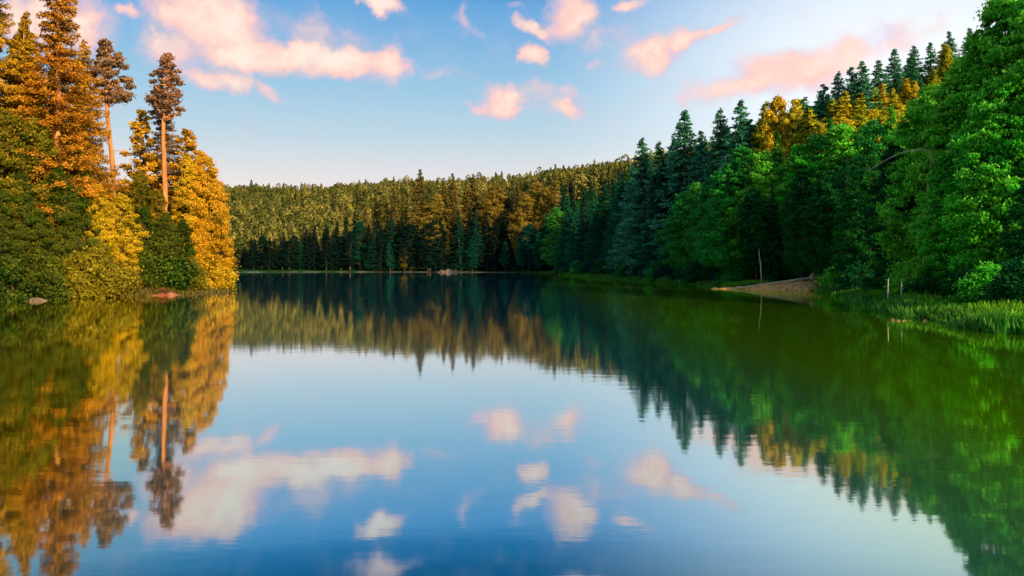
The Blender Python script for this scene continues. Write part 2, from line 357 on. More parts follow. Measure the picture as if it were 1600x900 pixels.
# ------------------------------------------------------------------ left headland
LB = 'trees of the left headland'
def T(*a, **k): return tree_at(*a, **k)
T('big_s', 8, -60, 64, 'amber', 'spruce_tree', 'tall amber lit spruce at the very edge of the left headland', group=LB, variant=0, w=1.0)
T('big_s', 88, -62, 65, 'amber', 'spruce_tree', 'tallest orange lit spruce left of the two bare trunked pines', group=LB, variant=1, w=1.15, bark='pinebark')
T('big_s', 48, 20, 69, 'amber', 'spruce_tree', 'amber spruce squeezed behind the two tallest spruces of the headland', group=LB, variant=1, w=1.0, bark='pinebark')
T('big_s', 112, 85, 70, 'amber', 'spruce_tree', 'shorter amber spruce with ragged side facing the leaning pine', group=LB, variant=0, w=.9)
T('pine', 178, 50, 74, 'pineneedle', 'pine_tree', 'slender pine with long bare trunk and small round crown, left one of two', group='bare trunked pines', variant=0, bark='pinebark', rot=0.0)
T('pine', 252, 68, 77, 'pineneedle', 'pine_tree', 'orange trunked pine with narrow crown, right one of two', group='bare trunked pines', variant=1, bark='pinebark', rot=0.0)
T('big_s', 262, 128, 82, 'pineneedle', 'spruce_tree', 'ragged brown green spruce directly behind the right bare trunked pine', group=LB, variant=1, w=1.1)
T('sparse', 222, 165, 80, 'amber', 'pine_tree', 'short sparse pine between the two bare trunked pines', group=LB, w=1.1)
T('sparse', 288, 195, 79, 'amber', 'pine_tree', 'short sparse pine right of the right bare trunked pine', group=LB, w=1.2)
T('b', 312, 232, 77, 'gold', 'golden_tree', 'golden yellow broadleaf tree at the outer tip of the headland', group=LB, variant=0, w=.8)
T('b', 334, 262, 79, 'gold', 'golden_tree', 'small golden tree overhanging the water at the headland tip', group=LB, variant=2, w=.7)
T('b', 294, 238, 76, 'gold', 'golden_tree', 'golden tree just right of the right bare trunked pine', group=LB, variant=3, w=.95)
T('b', 190, 298, 66.5, 'gold', 'golden_tree', 'rounded amber broadleaf tree below the leaning pine', group=LB, variant=0, w=1.0)
T('b', 150, 285, 65.5, 'gold', 'golden_tree', 'amber broadleaf tree just left of the rounded one below the pines', group=LB, variant=2, w=.8)
T('big_s', 128, 60, 72, 'amber', 'spruce_tree', 'amber spruce forming the right side of the tall orange group', group=LB, variant=0, w=.95)
T('big_s', 20, 30, 66, 'amber', 'spruce_tree', 'amber spruce between the left edge and the tallest spruce', group=LB, variant=1, w=1.1, bark='pinebark')
T('b', 112, 190, 66, 'olive', 'broadleaf_tree', 'olive green broadleaf tree in front of the tallest orange spruce', group=LB, variant=1)
T('b', 60, 180, 64, 'olive', 'broadleaf_tree', 'olive broadleaf tree below the twin tall spruces', group=LB, variant=2, w=.8)
T('b', 15, 165, 62, 'olive', 'broadleaf_tree', 'olive broadleaf tree cut by the left edge of the photo', group=LB, variant=0)
T('b', 38, 262, 61, 'dgreen', 'broadleaf_tree', 'dark green broadleaf tree low in front of the left headland', group=LB, variant=2, w=.85)
T('b', 86, 255, 63, 'dgreen', 'broadleaf_tree', 'dark green tree at the water between headland shrubs', group=LB, variant=0, w=.85)
T('b', 125, 290, 64, 'dgreen', 'broadleaf_tree', 'dark green tree beside the amber broadleaf trees', group=LB, variant=1, w=.9)
T('b', -2, 290, 59, 'dgreen', 'broadleaf_tree', 'lowest dark green tree by the left edge of the photo', group=LB, variant=3, w=1.1)
T('b', 218, 262, 75, 'olive', 'broadleaf_tree', 'olive tree in the dip between the two bare trunked pines', group=LB, variant=3, w=1.0)
T('b', 246, 292, 73, 'olive', 'broadleaf_tree', 'olive tree hiding the foot of the right bare trunked pine', group=LB, variant=3, w=1.0)
T('b', 262, 330, 71.5, 'dgreen', 'broadleaf_tree', 'dark green tree under the right bare trunked pine', group=LB, variant=0, w=.9)
T('b', 232, 318, 71, 'dgreen', 'broadleaf_tree', 'dark green tree beside the rounded amber tree', group=LB, variant=3, w=1.0)
T('b', 288, 340, 74, 'dgreen', 'broadleaf_tree', 'dark green tree under the golden headland tip', group=LB, variant=1, w=.9)
LS = 'shrubs at the foot of the left headland'
for px, top, d, mt, lab in [(20, 405, 58, 'dgreen', 'dark green shrub at the waterline by the left edge of the photo'),
                            (70, 400, 60.5, 'dgreen', 'dark green shrub above the pale flat stone'),
                            (118, 395, 62.5, 'olive', 'olive shrub right of the pale flat stone'),
                            (152, 385, 64, 'olive', 'olive shrub left of the red leaved shrub'),
                            (188, 395, 66.5, 'olive', 'olive shrub directly above the red leaved shrub'),
                            (222, 392, 69, 'dgreen', 'green shrub above the patch of red soil'),
                            (262, 380, 71, 'dgreen', 'dark green shrub between red soil and golden headland tip'),
                            (296, 400, 74, 'olive', 'olive shrub at the foot of the golden headland tip'),
                            (325, 395, 77, 'gold', 'golden shrub at the foot of the golden headland tip'),
                            (343, 405, 78.5, 'gold', 'outermost golden shrub touching the water at the headland tip')]:
    T('bush', px, top, d, mt, 'shrub', lab, cat='shrub', group=LS, w=1.0)
T('bush', 203, 449, 66.5, 'red', 'red_shrub', 'low red leaved shrub at the waterline of the headland', cat='shrub', w=1.1)
T('bush', 252, 451, 68.5, 'red', 'red_shrub', 'small red shrub right of the larger red one', cat='shrub', w=1.6)
# forest behind the headland closes the view to its left side
for px, top, d in [(-60, -20, 72), (-110, 60, 66), (-75, 230, 58), (-140, 260, 60), (30, 60, 84), (120, 150, 88), (60, 120, 80)]:
    T('b' if top > 200 else 'big_s', px, top, d, 'dgreen' if top > 200 else 'amber', 'background_tree', 'tree deep inside the left headland, mostly hidden by the front trees', group='inner trees of the left headland')

# ------------------------------------------------------------------ far shore row
FS = 'conifers in the row along the far shore'
ORD = ['first', 'second', 'third', 'fourth', 'fifth', 'sixth', 'seventh', 'eighth', 'ninth', 'tenth', 'eleventh', 'twelfth', 'thirteenth', 'fourteenth', 'fifteenth', 'sixteenth',
       'seventeenth', 'eighteenth', 'nineteenth', 'twentieth', 'twenty-first', 'twenty-second', 'twenty-third', 'twenty-fourth', 'twenty-fifth', 'twenty-sixth', 'twenty-seventh', 'twenty-eighth', 'twenty-ninth', 'thirtieth',
       'thirty-first', 'thirty-second', 'thirty-third', 'thirty-fourth', 'thirty-fifth', 'thirty-sixth', 'thirty-seventh', 'thirty-eighth', 'thirty-ninth', 'fortieth'] 
row = [(348, 380, 't'), (366, 378, 't'), (382, 386, 't'), (398, 372, 't'), (414, 368, 'g'), (428, 372, 't'), (444, 362, 't'), (460, 366, 'b'), (476, 356, 't'), (492, 352, 't'), (508, 350, 't'),
       (523, 344, 't'), (540, 340, 't'), (556, 332, 't'), (573, 322, 'f'), (588, 300, 'f'), (604, 306, 'f'), (620, 292, 'f'), (636, 300, 'f'), (652, 264, 'f'), (668, 298, 'f'),
       (683, 300, 'o'), (697, 282, 'f'), (710, 270, 'f'), (725, 282, 'f'), (743, 272, 'f'), (760, 296, 'f'), (777, 284, 'o'), (793, 306, 't'), (808, 290, 'f'), (824, 300, 'o'),
       (838, 282, 'o'), (852, 290, 'o'), (866, 262, 'f'), (884, 290, 'g'), (902, 284, 't')]
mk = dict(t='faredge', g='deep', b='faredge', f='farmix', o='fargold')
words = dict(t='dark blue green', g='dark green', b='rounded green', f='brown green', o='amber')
for i, (px, top, k) in enumerate(row):
    d = float(np.interp(px, [348, 560, 800, 905], [276, 268, 258, 235])) + rng.uniform(-3, 5)
    T('b' if k in 'bo' else 's', px, top, d, mk[k], 'spruce_tree' if k not in 'bo' else 'broadleaf_tree',
      f"{words[k]} {'spruce' if k not in 'bo' else 'tree'}, {ORD[i]} from the left in the tall far shore row", group=FS, w=1.25 if k in 'tg' else 1.1)
# trees added in front, down to the water, their dark colours standing for shadow
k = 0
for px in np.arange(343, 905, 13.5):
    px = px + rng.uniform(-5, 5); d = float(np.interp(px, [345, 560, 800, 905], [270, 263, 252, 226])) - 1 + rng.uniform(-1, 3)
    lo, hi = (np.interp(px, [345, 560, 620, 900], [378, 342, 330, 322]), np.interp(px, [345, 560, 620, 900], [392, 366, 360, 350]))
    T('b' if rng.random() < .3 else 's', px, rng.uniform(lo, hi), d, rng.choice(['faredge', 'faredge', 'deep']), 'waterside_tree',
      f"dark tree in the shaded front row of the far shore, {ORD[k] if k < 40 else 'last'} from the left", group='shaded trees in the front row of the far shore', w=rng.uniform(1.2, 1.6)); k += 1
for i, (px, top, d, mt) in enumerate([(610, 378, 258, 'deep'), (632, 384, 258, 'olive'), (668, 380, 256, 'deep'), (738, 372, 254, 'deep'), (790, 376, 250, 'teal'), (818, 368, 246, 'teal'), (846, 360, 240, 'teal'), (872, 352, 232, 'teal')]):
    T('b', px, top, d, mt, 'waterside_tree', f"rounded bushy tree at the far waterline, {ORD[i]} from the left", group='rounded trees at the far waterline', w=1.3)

# ------------------------------------------------------------------ wooded hill behind the far shore: one mass
def mass(name, pts, mat, hs, wid, nl, leaf, seed):
    g = np.random.default_rng(seed); Vs = []; Cn = []; Cv = []
    for (x, y, z), h in zip(pts, hs):
        conic = g.random() < .6; r = h * wid * (1 if conic else 1.35)
        t = g.uniform(0, 1, nl) ** .8; an = g.uniform(0, 2 * math.pi, nl)
        pr = (1 - t) ** .8 if conic else np.sqrt(np.clip(1 - (1.9 * t - .9) ** 2, 0, 1))
        q = r * pr * g.uniform(.55, 1.1, nl)
        P = np.stack([x + q * np.cos(an), y + q * np.sin(an), z + h * (.1 + .9 * t)], 1)
        U = unit(np.stack([np.cos(an), np.sin(an), -.5 * np.ones(nl)], 1) + g.normal(0, .5, (nl, 3))); W = unit(np.cross(U, g.normal(0, 1, (nl, 3))))
        lu = leaf * g.uniform(.6, 1.4, nl)
        Vs.append(leaves(P, U, W, lu, lu * .6)); Cn.append(unit(np.stack([np.cos(an), np.sin(an), .6 + 0 * an], 1)))
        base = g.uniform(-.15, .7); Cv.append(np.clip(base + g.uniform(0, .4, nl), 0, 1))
    o = link(name, quad_mesh(name, np.concatenate(Vs), np.concatenate(Cn), np.concatenate(Cv)), mat)
    o['kind'] = 'stuff'; return o
P_ = []; hs = []
g = np.random.default_rng(5)
while len(P_) < 3800:
    y = g.uniform(278, 760); px = g.uniform(250, 1120); x = X(px, y)
    if sdist(x, y)[0] < 22: continue
    z = H1(x, y); h = g.uniform(7, 15); top = HOR - (z + h - CAMZ) / y * F
    lim = sky_y(px) + 5 - g.exponential(3.5)
    if top < lim:
        h -= (lim - top) * y / F
        if h < 5: continue
    P_.append((x, y, z - .3)); hs.append(h)
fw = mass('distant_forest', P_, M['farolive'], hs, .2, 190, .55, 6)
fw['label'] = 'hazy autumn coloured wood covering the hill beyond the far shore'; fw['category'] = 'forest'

# ------------------------------------------------------------------ right slope
RS = 'skyline conifers of the right slope'
ridge = [(985, 256, 150, 't'), (1010, 216, 140, 't'), (1034, 222, 136, 't'), (1052, 214, 132, 't'), (1070, 174, 126, 's'), (1100, 204, 122, 't'), (1116, 192, 118, 't'), (1131, 170, 116, 't'), (1158, 155, 112, 't'),
         (1178, 186, 112, 't'), (1196, 158, 110, 'l'), (1265, 150, 106, 't'), (1288, 132, 106, 't'), (1305, 110, 104, 't'), (1333, 104, 102, 't'), (1350, 98, 102, 't'), (1372, 92, 108, 't'), (1394, 78, 111, 't'),
         (1416, 84, 112, 't'), (1430, 72, 113, 't'), (1458, 66, 113, 't'), (1474, 68, 110, 'f'), (1492, 48, 112, 't'), (1512, 44, 112, 't'), (1538, 34, 112, 't')]
rk = dict(t='ridge', s='ridge', l='lime', f='lime')
for i, (px, top, d, k) in enumerate(ridge):
    T('s', px, top, d, rk[k], 'spruce_tree', f"{'pointed dark green' if k=='t' else 'thin pointed' if k=='s' else 'yellow green'} spruce, {ORD[i]} from the left along the right skyline", group=RS, w=rng.uniform(1.35, 1.75))
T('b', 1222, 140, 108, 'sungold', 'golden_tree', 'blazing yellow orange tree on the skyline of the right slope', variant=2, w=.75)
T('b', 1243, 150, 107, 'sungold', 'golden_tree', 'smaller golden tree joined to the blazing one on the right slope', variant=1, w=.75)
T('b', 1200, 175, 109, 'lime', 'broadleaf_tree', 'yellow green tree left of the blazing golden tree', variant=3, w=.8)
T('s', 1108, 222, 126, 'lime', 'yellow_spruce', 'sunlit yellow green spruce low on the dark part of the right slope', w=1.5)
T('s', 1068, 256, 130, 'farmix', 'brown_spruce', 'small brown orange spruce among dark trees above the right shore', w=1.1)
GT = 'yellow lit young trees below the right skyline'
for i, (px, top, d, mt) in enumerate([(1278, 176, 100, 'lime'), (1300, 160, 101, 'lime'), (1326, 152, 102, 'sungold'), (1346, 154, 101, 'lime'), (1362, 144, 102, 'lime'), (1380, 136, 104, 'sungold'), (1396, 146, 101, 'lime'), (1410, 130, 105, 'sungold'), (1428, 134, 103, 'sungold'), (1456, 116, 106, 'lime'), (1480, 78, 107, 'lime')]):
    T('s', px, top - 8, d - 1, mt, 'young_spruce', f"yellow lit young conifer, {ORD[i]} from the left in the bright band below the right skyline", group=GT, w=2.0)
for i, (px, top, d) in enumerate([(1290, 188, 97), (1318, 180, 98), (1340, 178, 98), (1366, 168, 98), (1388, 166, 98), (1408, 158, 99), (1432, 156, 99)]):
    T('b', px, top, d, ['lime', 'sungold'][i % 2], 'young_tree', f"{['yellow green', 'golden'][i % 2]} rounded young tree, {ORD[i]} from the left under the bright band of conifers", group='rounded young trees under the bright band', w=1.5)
g = np.random.default_rng(31)
for px in np.arange(1000, 1560, 15):
    px = px + g.uniform(-5, 5); d = float(np.interp(px, [1000, 1070, 1160, 1300, 1400, 1560], [150, 132, 118, 109, 116, 116])) + g.uniform(0, 5)
    T('s', px, sky_y(px) + g.uniform(14, 34), d, g.choice(['ridge', 'ridge', 'teal', 'lime'] if px > 1180 else ['ridge', 'teal']), 'spruce_tree',
      'spruce filling the row just below the right skyline, only its tip in view', group='second row under the right skyline', w=g.uniform(1.2, 1.9))
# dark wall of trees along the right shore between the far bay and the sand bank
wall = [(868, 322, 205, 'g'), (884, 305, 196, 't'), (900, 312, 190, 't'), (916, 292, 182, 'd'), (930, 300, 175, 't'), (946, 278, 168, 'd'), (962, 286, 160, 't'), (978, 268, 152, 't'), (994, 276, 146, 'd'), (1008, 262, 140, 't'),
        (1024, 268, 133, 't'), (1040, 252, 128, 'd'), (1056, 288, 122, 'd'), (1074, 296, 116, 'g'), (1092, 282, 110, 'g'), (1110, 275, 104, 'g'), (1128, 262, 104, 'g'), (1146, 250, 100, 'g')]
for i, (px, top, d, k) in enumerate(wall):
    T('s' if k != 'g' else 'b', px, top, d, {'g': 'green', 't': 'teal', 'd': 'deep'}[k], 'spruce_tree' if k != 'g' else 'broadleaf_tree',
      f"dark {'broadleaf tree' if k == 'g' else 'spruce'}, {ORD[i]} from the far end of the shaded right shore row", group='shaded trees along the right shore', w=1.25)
# broadleaf wall behind the grassy bank
BW = 'broadleaf trees behind the grassy bank'
for i, (px, top, d, mt, kd, w) in enumerate([(1160, 225, 96, 'green', 'b', 1.1), (1190, 232, 94, 'lgreen', 'b', 1.1), (1218, 215, 92, 'green', 'b', 1.1), (1246, 222, 90, 'lgreen', 'b', 1.1), (1272, 205, 90, 'green', 'b', 1.1), (1300, 195, 88, 'green', 'b', 1.1),
                                   (1330, 188, 86, 'lgreen', 'b', 1.1), (1362, 180, 84, 'green', 'b', 1.1), (1392, 170, 82, 'lgreen', 'b', 1.1), (1425, 150, 76, 'lgreen', 'b', 1.1), (1180, 290, 90, 'green', 'b', 1.0), (1215, 300, 88, 'green', 'b', 1.0),
                                   (1255, 270, 84, 'green', 'b', 1.0), (1290, 262, 80, 'green', 'b', 1.0), (1328, 255, 76, 'green', 'b', 1.0), (1362, 240, 72, 'green', 'b', 1.0)]):
    mt = 'shadeg' if i > 9 else mt
    T('s' if i % 3 == 2 else kd, px + rng.uniform(-6, 6), top - (12 if i % 3 == 2 else 0), d, mt, 'spruce_tree' if i % 3 == 2 else 'broadleaf_tree', f"{'bright' if mt == 'lgreen' else 'mid'} green {'conifer' if i % 3 == 2 else 'leafy tree'} behind the grassy bank, {'upper' if i < 10 else 'lower'} row, {ORD[i if i < 10 else i - 10]} from the left", group=BW, w=w)
NR = 'large leafy trees close by on the right'
for i, (px, top, d, v, w, mt, lab) in enumerate([(1440, 128, 58, 0, .85, 'lgreen', 'leftmost large bright green tree leaning over the grassy bank'),
        (1505, 82, 54, 1, .9, 'lgreen', 'large bright green tree second from the right edge'),
        (1588, -18, 50, 0, .82, 'lgreen', 'tallest bright green tree filling the upper right corner'),
        (1655, -90, 46, 1, 1.0, 'lgreen', 'leafy tree cut by the right edge of the photo'),
        (1545, 110, 47, 1, .9, 'lgreen', 'lower green tree in front of the upper right corner tree'),
        (1410, 215, 60, 1, .8, 'shadeg', 'mid green tree with dark hollow behind the white posts'),
        (1480, 235, 50, 0, .8, 'lgreen', 'lower mid green tree above the tall grass'),
        (1625, 255, 42, 0, .85, 'shadeg', 'dark leafy tree low at the right edge')]):
    T('near', px, top, d, mt, 'leafy_tree', lab, group=NR, variant=v, w=w)
# fill of the slope between rows
g = np.random.default_rng(9); pts = []
tries = 0
while len(pts) < 150 and tries < 9000:
    tries += 1
    px = g.uniform(880, 1640); d = g.uniform(55, 230); x = X(px, d); s_ = float(sdist(x, d)[0])
    if s_ < 14 or s_ > 75: continue
    if any((x - a) ** 2 + (d - b) ** 2 < 20 for a, b in pts): continue
    z = H1(x, d); top = HOR - (z + g.uniform(12, 18) - CAMZ) / d * F
    lim = sky_y(px) + g.uniform(12, 40)
    top = max(top, lim); h = Z(top, d) - z
    if px > 1330 and d > 60: h = min(h, 7.0); top = HOR - (z + h - CAMZ) / d * F
    if h < 6: continue
    pts.append((x, d))
    conic = g.random() < (.85 if px < 1120 else .65)
    T('s' if conic else 'b', px, top, d, g.choice(['teal', 'green', 'deep'] if px < 1130 else ['green', 'lgreen', 'teal']), 'slope_tree',
      'tree inside the dense wood of the right slope, only its top in view', group='inner trees of the right slope', w=1.15)
print('slope trees', len(pts))

# shrubs and hanging growth along the right shore
SR = 'shrubs along the right waterline'
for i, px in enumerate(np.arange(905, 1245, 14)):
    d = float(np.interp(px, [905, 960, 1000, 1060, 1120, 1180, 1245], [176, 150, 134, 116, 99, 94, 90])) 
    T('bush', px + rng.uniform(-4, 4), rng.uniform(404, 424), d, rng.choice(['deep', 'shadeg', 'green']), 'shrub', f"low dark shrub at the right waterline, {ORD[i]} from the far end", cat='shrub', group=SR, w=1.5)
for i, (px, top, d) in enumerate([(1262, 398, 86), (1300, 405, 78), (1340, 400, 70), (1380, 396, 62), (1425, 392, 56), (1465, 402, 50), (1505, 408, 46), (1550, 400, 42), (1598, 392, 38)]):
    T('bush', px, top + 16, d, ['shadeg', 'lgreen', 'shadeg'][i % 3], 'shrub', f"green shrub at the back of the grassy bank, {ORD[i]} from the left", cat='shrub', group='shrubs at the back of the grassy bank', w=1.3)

# ------------------------------------------------------------------ grass, reeds
def blades(name, pts, hmin, hmax, mat, w, seed, label, cat):
    g = np.random.default_rng(seed); n = len(pts)
    P = np.column_stack([pts[:, 0], pts[:, 1], np.maximum(height(pts[:, 0], pts[:, 1]), -.25) - .03])
    h = g.uniform(hmin, hmax, n) * (0.6 + .4 * np.sin(P[:, 0] * .9) * np.sin(P[:, 1] * .7 + 1) + .2)
    an = g.uniform(0, 2 * math.pi, n); W = np.stack([np.cos(an), np.sin(an), 0 * an], 1) * w
    lean = g.normal(0, .25, (n, 3)); lean[:, 2] = 1
    up = lean * h[:, None]
    V = np.stack([P - W, P + W, P + up * .6 + W * .7, P + up + g.normal(0, .05, (n, 3))], 1)
    o = link(name, quad_mesh(name, V, unit(g.normal(0, .3, (n, 3)) + np.array([0, -.4, 1])), g.uniform(0, 1, n)), mat)
    o['kind'] = 'stuff'; o['label'] = label; o['category'] = cat; return o
g = np.random.default_rng(77)
q = np.column_stack([g.uniform(13, 60, 500000), g.uniform(12, 92, 500000)]); s_ = sdist(q[:, 0], q[:, 1])
nb_ = (np.abs(q[:, 1] - (85.2 - (q[:, 0] - 21.8) * .38)) < 3.4) & (q[:, 0] < 31.5)
q = q[(s_ > .0) & (s_ < 15) & ~nb_ & ~((q[:, 1] > 70) & (q[:, 1] < 84) & (q[:, 0] < 30) & (s_ < 2))][:150000]
blades('grass', q, .22, .55, M['grass'], .035, 1, 'lush green grass covering the low right bank', 'grass')
q = np.column_stack([g.uniform(8, 45, 900000), g.uniform(12, 200, 900000)]); s_ = sdist(q[:, 0], q[:, 1])
cl = np.sin(q[:, 0] * 1.3 + 2) * np.sin(q[:, 1] * .8) + .5 * np.sin(q[:, 1] * 2.1)
k1 = (s_ > -.9) & (s_ < 1.2) & (cl > -.2) & ~((q[:, 1] > 78) & (q[:, 1] < 91))
blades('reeds', q[k1][:30000], .3, .75, M['reed'], .035, 2, 'green reeds standing along the right waterline', 'reeds')
q = np.column_stack([g.uniform(-42, -26, 200000), g.uniform(45, 82, 200000)]); s_ = sdist(q[:, 0], q[:, 1])
blades('headland_grass', q[(s_ > -.3) & (s_ < 1.6)][:14000], .2, .6, M['drygrass'], .03, 3, 'short dry grass along the edge of the left headland', 'grass')

# ------------------------------------------------------------------ banks and small things
def mound(name, pts, mat, seed=0, kind=None):
    """low irregular mound: pts = list of (x, y, radius, height)"""
    g = np.random.default_rng(seed); vs = []; fs = []
    nx, ny = 70, 40
    xs = [p[0] - p[2] for p in pts] + [p[0] + p[2] for p in pts]; ys = [p[1] - p[2] for p in pts] + [p[1] + p[2] for p in pts]
    A, B = np.meshgrid(np.linspace(min(xs), max(xs), nx), np.linspace(min(ys), max(ys), ny), indexing='xy')
    Hh = np.full(A.shape, -.35)
    for x, y, r, h in pts:
        dd = np.sqrt((A - x) ** 2 + (B - y) ** 2) / r
        Hh = np.maximum(Hh, -.35 + (h + .35) * np.clip(1 - dd ** 2, 0, 1) ** .6)
    Hh += (.07 * np.sin(A * 5.1 + B * 3) * np.sin(B * 4.3) + g.normal(0, .02, A.shape)) * (Hh > -.3)
    id_ = np.arange(nx * ny).reshape(ny, nx)
    keep = []
    for j in range(ny - 1):
        for i in range(nx - 1):
            if max(Hh[j, i], Hh[j + 1, i], Hh[j, i + 1], Hh[j + 1, i + 1]) > -.34: keep.append((id_[j, i], id_[j, i + 1], id_[j + 1, i + 1], id_[j + 1, i]))
    me = poly_mesh(name, np.stack([A.ravel(), B.ravel(), Hh.ravel()], 1), [tuple(int(a) for a in f) for f in keep])
    o = link(name, me, mat)
    if kind: o['kind'] = kind
    return o
mound('sand_bank', [(21.8 + t * 8.4, 85.2 - 3.2 * t + .5 * math.sin(t * 5), .8 + 1.2 * t, .12 + .85 * t ** 1.4) for t in np.linspace(0, 1, 16)], M['sand'], 1, 'structure')
mound('red_soil_bank', [(X(px, 66.6 + (px - 195) * .03), 66.6 + (px - 195) * .03 - .6, .7, .16 + .1 * math.sin(px)) for px in range(182, 290, 9)], M['redsoil'], 2, 'structure')
o = mound('flat_stone', [(X(48, 58), 57.5, .7, .14), (X(62, 58), 57.6, .8, .22), (X(76, 58.5), 57.9, .6, .12)], M['stone'], 3)
o['label'] = 'pale flat stone at the waterline of the left headland'; o['category'] = 'stone'
# far pale shore strip
mound('far_shore_strip', [(x_, np.interp(x_, [-95, -60, -25, 0], [252, 260, 255, 246]) - .5, 1.6, .16 + .08 * math.sin(x_ * .35)) for x_ in np.arange(-88, 2, 1.6)], M['shorestrip'], 4, 'structure')
o = mound('boulder', [(X(702, 250), 249.5, 1.8, 1.1), (X(690, 250), 250, 1.6, .7), (X(712, 250), 249, 1.2, .8)], M['stone'], 5)
o['label'] = 'pale brown boulder on the middle of the far shore'; o['category'] = 'boulder'
o = mound('weed_mat', [(X(px, 37.6), 37.6 + .3 * math.sin(px * .2), .28 + .12 * math.sin(px), .03) for px in range(1395, 1455, 6)], M['weed'], 6)
o['label'] = 'flat tan mat of dead weed floating off the grassy bank'; o['category'] = 'weed mat'
# driftwood log with roots on the sand bank
e = bpy.data.objects.new('fallen_log', None); col.objects.link(e); e.location = (24, 84, .3)
e['label'] = 'pale fallen log with tangled roots lying up the sandy bank'; e['category'] = 'log'
tb = Tubes(); tb.add([(-.8, .2, -.3), (2, -.8, .2), (4.2, -1.8, .55), (6.4, -2.7, .95)], [.05, .09, .12, .14], 9)
link('trunk', tb.mesh('log_trunk'), M['palewood'], e)
g = np.random.default_rng(3)
for i in range(9):
    a = g.uniform(-1, 1); tb = Tubes(); p = np.array([6.3, -2.7, .95]); b_ = p + np.array([g.uniform(.2, .7), g.uniform(-.5, .5), g.uniform(-.4, .6)]); c_ = b_ + np.array([g.uniform(0, .5), g.uniform(-.5, .4), g.uniform(-.3, .5)])
    tb.add([p, b_, c_], [.09, .05, .015], 5); link('root', tb.mesh('log_root'), M['palewood'], e)
# bare leaning stem
o = Tubes(); d = 84
o.add([(X(1190, d), d, .5), (X(1187, d), d - .3, Z(412, d)), (X(1184, d), d - .5, Z(400, d)), (X(1183, d), d - .6, Z(388, d))], [.07, .055, .035, .015], 7)
o = link('bare_sapling', o.mesh('bare_sapling'), M['palewood']); o['label'] = 'thin pale leafless stem standing above the sandy bank'; o['category'] = 'sapling'
# arching pale branch
pts = []; d = 54
for t in np.linspace(0, 1, 12):
    px = 1342 + 100 * t; py = 272 - 34 * math.sin(math.pi * (t * .62)) - (0 if t < .8 else 0) ; pts.append((X(px, d), d - 1.2, Z(py, d)))
pts = [(X(1446, d), d + .5, H1(X(1446, d), d)), (X(1448, d), d, Z(300, d))] + pts[::-1]
o = Tubes(); o.add(pts, list(np.linspace(.05, .012, len(pts))), 6)
o = link('arching_branch', o.mesh('arching_branch'), M['palewood']); o['label'] = 'pale thin stem arching over in front of the leafy trees'; o['category'] = 'branch'
# two white posts
for px, lab in ((1387, 'white wooden post in the grass, left of the pair'), (1408, 'white wooden post in the grass, right of the pair')):
    d = 46.5; x = X(px, d); z0 = H1(x, d); tp = Tubes(); tp.add([(0, 0, -.3), (.01, 0, .9), (.03, 0, Z(447, d) - z0 + .1), (.05, .02, Z(441, d) - z0 + .2)], [.04, .04, .036, .015], 8)
    tp.add([(.02, 0, 1.0), (.16, 0, .96)], [.025, .02], 6)
    o = link('white_post', tp.mesh('white_post'), M['whitewood']); o.location = (x, d, z0); o['label'] = lab; o['category'] = 'post'; o['group'] = 'pair of white posts'

# ------------------------------------------------------------------ sky
SUN_AZ, SUN_EL = R(146), R(16)          # clockwise from the view direction (+Y): behind the camera on the right
sd = Vector((math.sin(SUN_AZ) * math.cos(SUN_EL), math.cos(SUN_AZ) * math.cos(SUN_EL), math.sin(SUN_EL)))
sl = bpy.data.lights.new('sun', 'SUN'); sl.energy = 5.0; sl.angle = R(.5); sl.color = (1, .73, .37)
so = bpy.data.objects.new('sun', sl); col.objects.link(so); so.rotation_euler = sd.to_track_quat('Z', 'Y').to_euler(); so.location = (60, -60, 60)
w = bpy.data.worlds.new('World'); scene.world = w; w.use_nodes = True; nt = w.node_tree; nt.nodes.clear()
out = N(nt, 'ShaderNodeOutputWorld'); bg = N(nt, 'ShaderNodeBackground'); L(nt, bg.outputs[0], out.inputs[0])
tc = N(nt, 'ShaderNodeTexCoord'); sep = N(nt, 'ShaderNodeSeparateXYZ'); L(nt, tc.outputs['Generated'], sep.inputs[0])
nis = N(nt, 'ShaderNodeTexSky'); nis.sky_type = 'NISHITA'; nis.sun_disc = False; nis.sun_elevation = SUN_EL; nis.sun_rotation = SUN_AZ
nis.air_density = 1.0; nis.dust_density = 1.0; nis.ozone_density = 2.0
def mth(op, a, b=None, c=None):
    n = N(nt, 'ShaderNodeMath'); n.operation = op
    for i, v in enumerate((a, b, c)):
        if v is None: continue
        if hasattr(v, 'is_output'): L(nt, v, n.inputs[i])
        else: n.inputs[i].default_value = v
    return n.outputs[0]
az = mth('ARCTAN2', sep.outputs[0], sep.outputs[1]); el = mth('ARCSINE', sep.outputs[2])
cb = N(nt, 'ShaderNodeCombineXYZ'); L(nt, az, cb.inputs[0]); L(nt, el, cb.inputs[1])
sc_ = N(nt, 'ShaderNodeVectorMath'); sc_.operation = 'SCALE'; L(nt, nis.outputs[0], sc_.inputs[0]); sc_.inputs['Scale'].default_value = .10
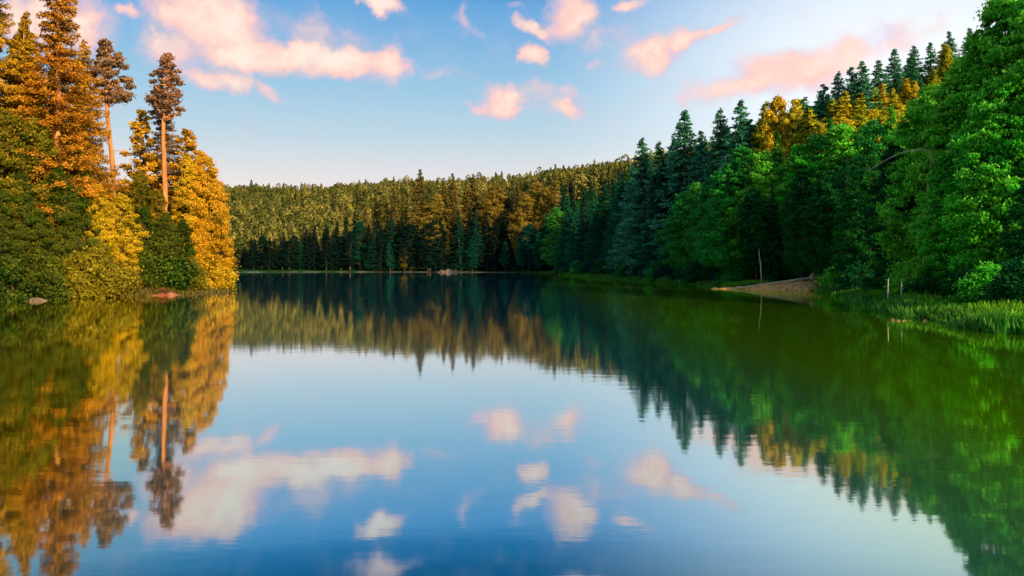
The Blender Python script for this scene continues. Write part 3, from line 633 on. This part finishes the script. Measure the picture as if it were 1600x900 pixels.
# evening gradient by elevation
rp = N(nt, 'ShaderNodeValToRGB'); L(nt, mth('DIVIDE', el, R(60)), rp.inputs[0])
def srgb(r, g_, b_): return tuple(((c / 255) / 12.92 if c / 255 <= .04045 else ((c / 255 + .055) / 1.055) ** 2.4) for c in (r, g_, b_)) + (1,)
stops = [(0, (250, 226, 212)), (.09, (234, 224, 222)), (.15, (188, 212, 224)), (.21, (152, 196, 224)), (.30, (98, 164, 218)), (.322, (44, 128, 186)), (.35, (0, 92, 148)), (1, (20, 90, 160))]
cr = rp.color_ramp
while len(cr.elements) < len(stops): cr.elements.new(.5)
for e_, (p, c_) in zip(cr.elements, stops): e_.position = p; e_.color = srgb(*c_)
skyc = mixc(nt, .92, sc_.outputs[0], rp.outputs[0])
# bright veil to the right
glow = mth('MULTIPLY', mrange(nt, az, R(0), R(25), 0, 1, True), mrange(nt, el, R(24), R(13), 0.45, 1, True))
skyc = mixc(nt, mth('MULTIPLY', glow, .95), skyc, srgb(246, 251, 255)[:3])
# clouds
nd = N(nt, 'ShaderNodeTexNoise'); nd.inputs['Scale'].default_value = 16; nd.inputs['Detail'].default_value = 6; nd.inputs['Roughness'].default_value = .6; L(nt, cb.outputs[0], nd.inputs['Vector'])
vs_ = N(nt, 'ShaderNodeVectorMath'); vs_.operation = 'SUBTRACT'; L(nt, nd.outputs['Color'], vs_.inputs[0]); vs_.inputs[1].default_value = (.5, .5, .5)
v2 = N(nt, 'ShaderNodeVectorMath'); v2.operation = 'MULTIPLY_ADD'; L(nt, vs_.outputs[0], v2.inputs[0]); v2.inputs[1].default_value = (.085, .055, 0); L(nt, cb.outputs[0], v2.inputs[2])
cut = N(nt, 'ShaderNodeVectorMath'); cut.operation = 'MULTIPLY'; L(nt, v2.outputs[0], cut.inputs[0]); cut.inputs[1].default_value = (1, 1, 0)
blobs = [(335, 35, 100, 48, 0, 1), (410, 82, 130, 28, 3, 1), (545, 95, 95, 30, 0, 1), (605, 100, 45, 32, 0, .9), (325, 118, 75, 22, 0, .75), (425, 138, 36, 15, -25, .7), (290, 15, 70, 40, 0, .9), (270, 75, 60, 40, 0, .7),
         (110, 28, 70, 46, 0, 1), (192, 16, 28, 12, 0, .8), (40, 45, 60, 50, 0, .9), (592, 8, 44, 15, -10, .9), (985, 4, 34, 12, 0, .8), (888, 28, 48, 34, 20, 1), (842, 44, 36, 14, -20, .8), (830, 88, 28, 20, 0, 1),
         (1018, 80, 58, 32, 0, 1), (1070, 66, 48, 20, 20, .9), (1118, 42, 40, 10, 25, .75), (786, 155, 42, 26, 0, 1), (748, 160, 30, 12, 0, .6), (892, 162, 40, 16, 0, .75), (890, 140, 30, 20, 0, .4), (735, 52, 26, 10, -20, .45),
         (718, 28, 18, 22, 0, .35), (1180, 128, 120, 26, 8, .8), (1235, 112, 115, 36, 4, .85), (1300, 100, 80, 30, 8, .7), (935, 98, 20, 10, 0, .4), (800, 8, 20, 9, 0, .4),
         (600, -60, 60, 20, 0, .7), (900, -90, 50, 20, 0, .7), (500, 60, 150, 40, 0, .32), (860, 150, 90, 26, 0, .3), (950, 60, 60, 30, 0, .25), (1380, 60, 150, 40, 10, .3), (700, 110, 60, 14, 0, .25)]
dens = None
for px, py, rx, ry, ro, st in blobs:
    a0 = math.atan((px - 800) / F); e0 = math.atan((HOR - py) / F * math.cos(a0))
    mp = N(nt, 'ShaderNodeMapping'); mp.vector_type = 'TEXTURE'; L(nt, cut.outputs[0], mp.inputs[0])
    mp.inputs['Location'].default_value = (a0, e0, 0); mp.inputs['Rotation'].default_value = (0, 0, R(ro)); mp.inputs['Scale'].default_value = (rx / F * math.cos(a0) ** 2 * 1.25, ry / F * math.cos(a0) * 1.25, 1)
    ln = N(nt, 'ShaderNodeVectorMath'); ln.operation = 'LENGTH'; L(nt, mp.outputs[0], ln.inputs[0])
    v = mrange(nt, ln.outputs['Value'], 1.0, .25, 0, st, False)
    if dens is None: dens = v
    else:
        n = N(nt, 'ShaderNodeMath'); n.operation = 'SMOOTH_MAX'; L(nt, dens, n.inputs[0]); L(nt, v, n.inputs[1]); n.inputs[2].default_value = .12; dens = n.outputs[0]
# generic clouds behind the viewer
nb = N(nt, 'ShaderNodeTexNoise'); nb.inputs['Scale'].default_value = 4; nb.inputs['Detail'].default_value = 6; L(nt, cb.outputs[0], nb.inputs['Vector'])
bk = mth('MULTIPLY', mrange(nt, nb.outputs[0], .55, .7), mrange(nt, mth('ABSOLUTE', az), 1.0, 1.4))
dens = mth('MAXIMUM', dens, bk)
fine = N(nt, 'ShaderNodeTexNoise'); fine.inputs['Scale'].default_value = 26; fine.inputs['Detail'].default_value = 5; L(nt, cut.outputs[0], fine.inputs['Vector'])
den2 = mth('ADD', dens, mth('MULTIPLY', mth('SUBTRACT', fine.outputs[0], .5), 1.0))
alpha = mrange(nt, mth('MULTIPLY', den2, mrange(nt, dens, 0, .15)), .0, .85, 0, .96, True)
shade = N(nt, 'ShaderNodeTexNoise'); shade.inputs['Scale'].default_value = 14; shade.inputs['Detail'].default_value = 4
mps = N(nt, 'ShaderNodeMapping'); mps.inputs['Location'].default_value = (3, 7, 0); mps.inputs['Scale'].default_value = (1, 1.8, 1); L(nt, cut.outputs[0], mps.inputs[0]); L(nt, mps.outputs[0], shade.inputs['Vector'])
body_l = mth('ADD', mth('MULTIPLY', den2, .65), mth('MULTIPLY', mth('SUBTRACT', shade.outputs[0], .5), 1.3))
cr2 = N(nt, 'ShaderNodeValToRGB'); L(nt, body_l, cr2.inputs[0])
cs = [(.06, (212, 190, 216)), (.26, (242, 196, 200)), (.46, (255, 208, 194)), (.76, (255, 232, 216))]
while len(cr2.color_ramp.elements) < 4: cr2.color_ramp.elements.new(.5)
for e_, (p, c_) in zip(cr2.color_ramp.elements, cs): e_.position = p; e_.color = srgb(*c_)
cc = cr2.outputs[0]
final = mixc(nt, alpha, skyc, cc)
L(nt, final, bg.inputs[0]); bg.inputs[1].default_value = 1.08
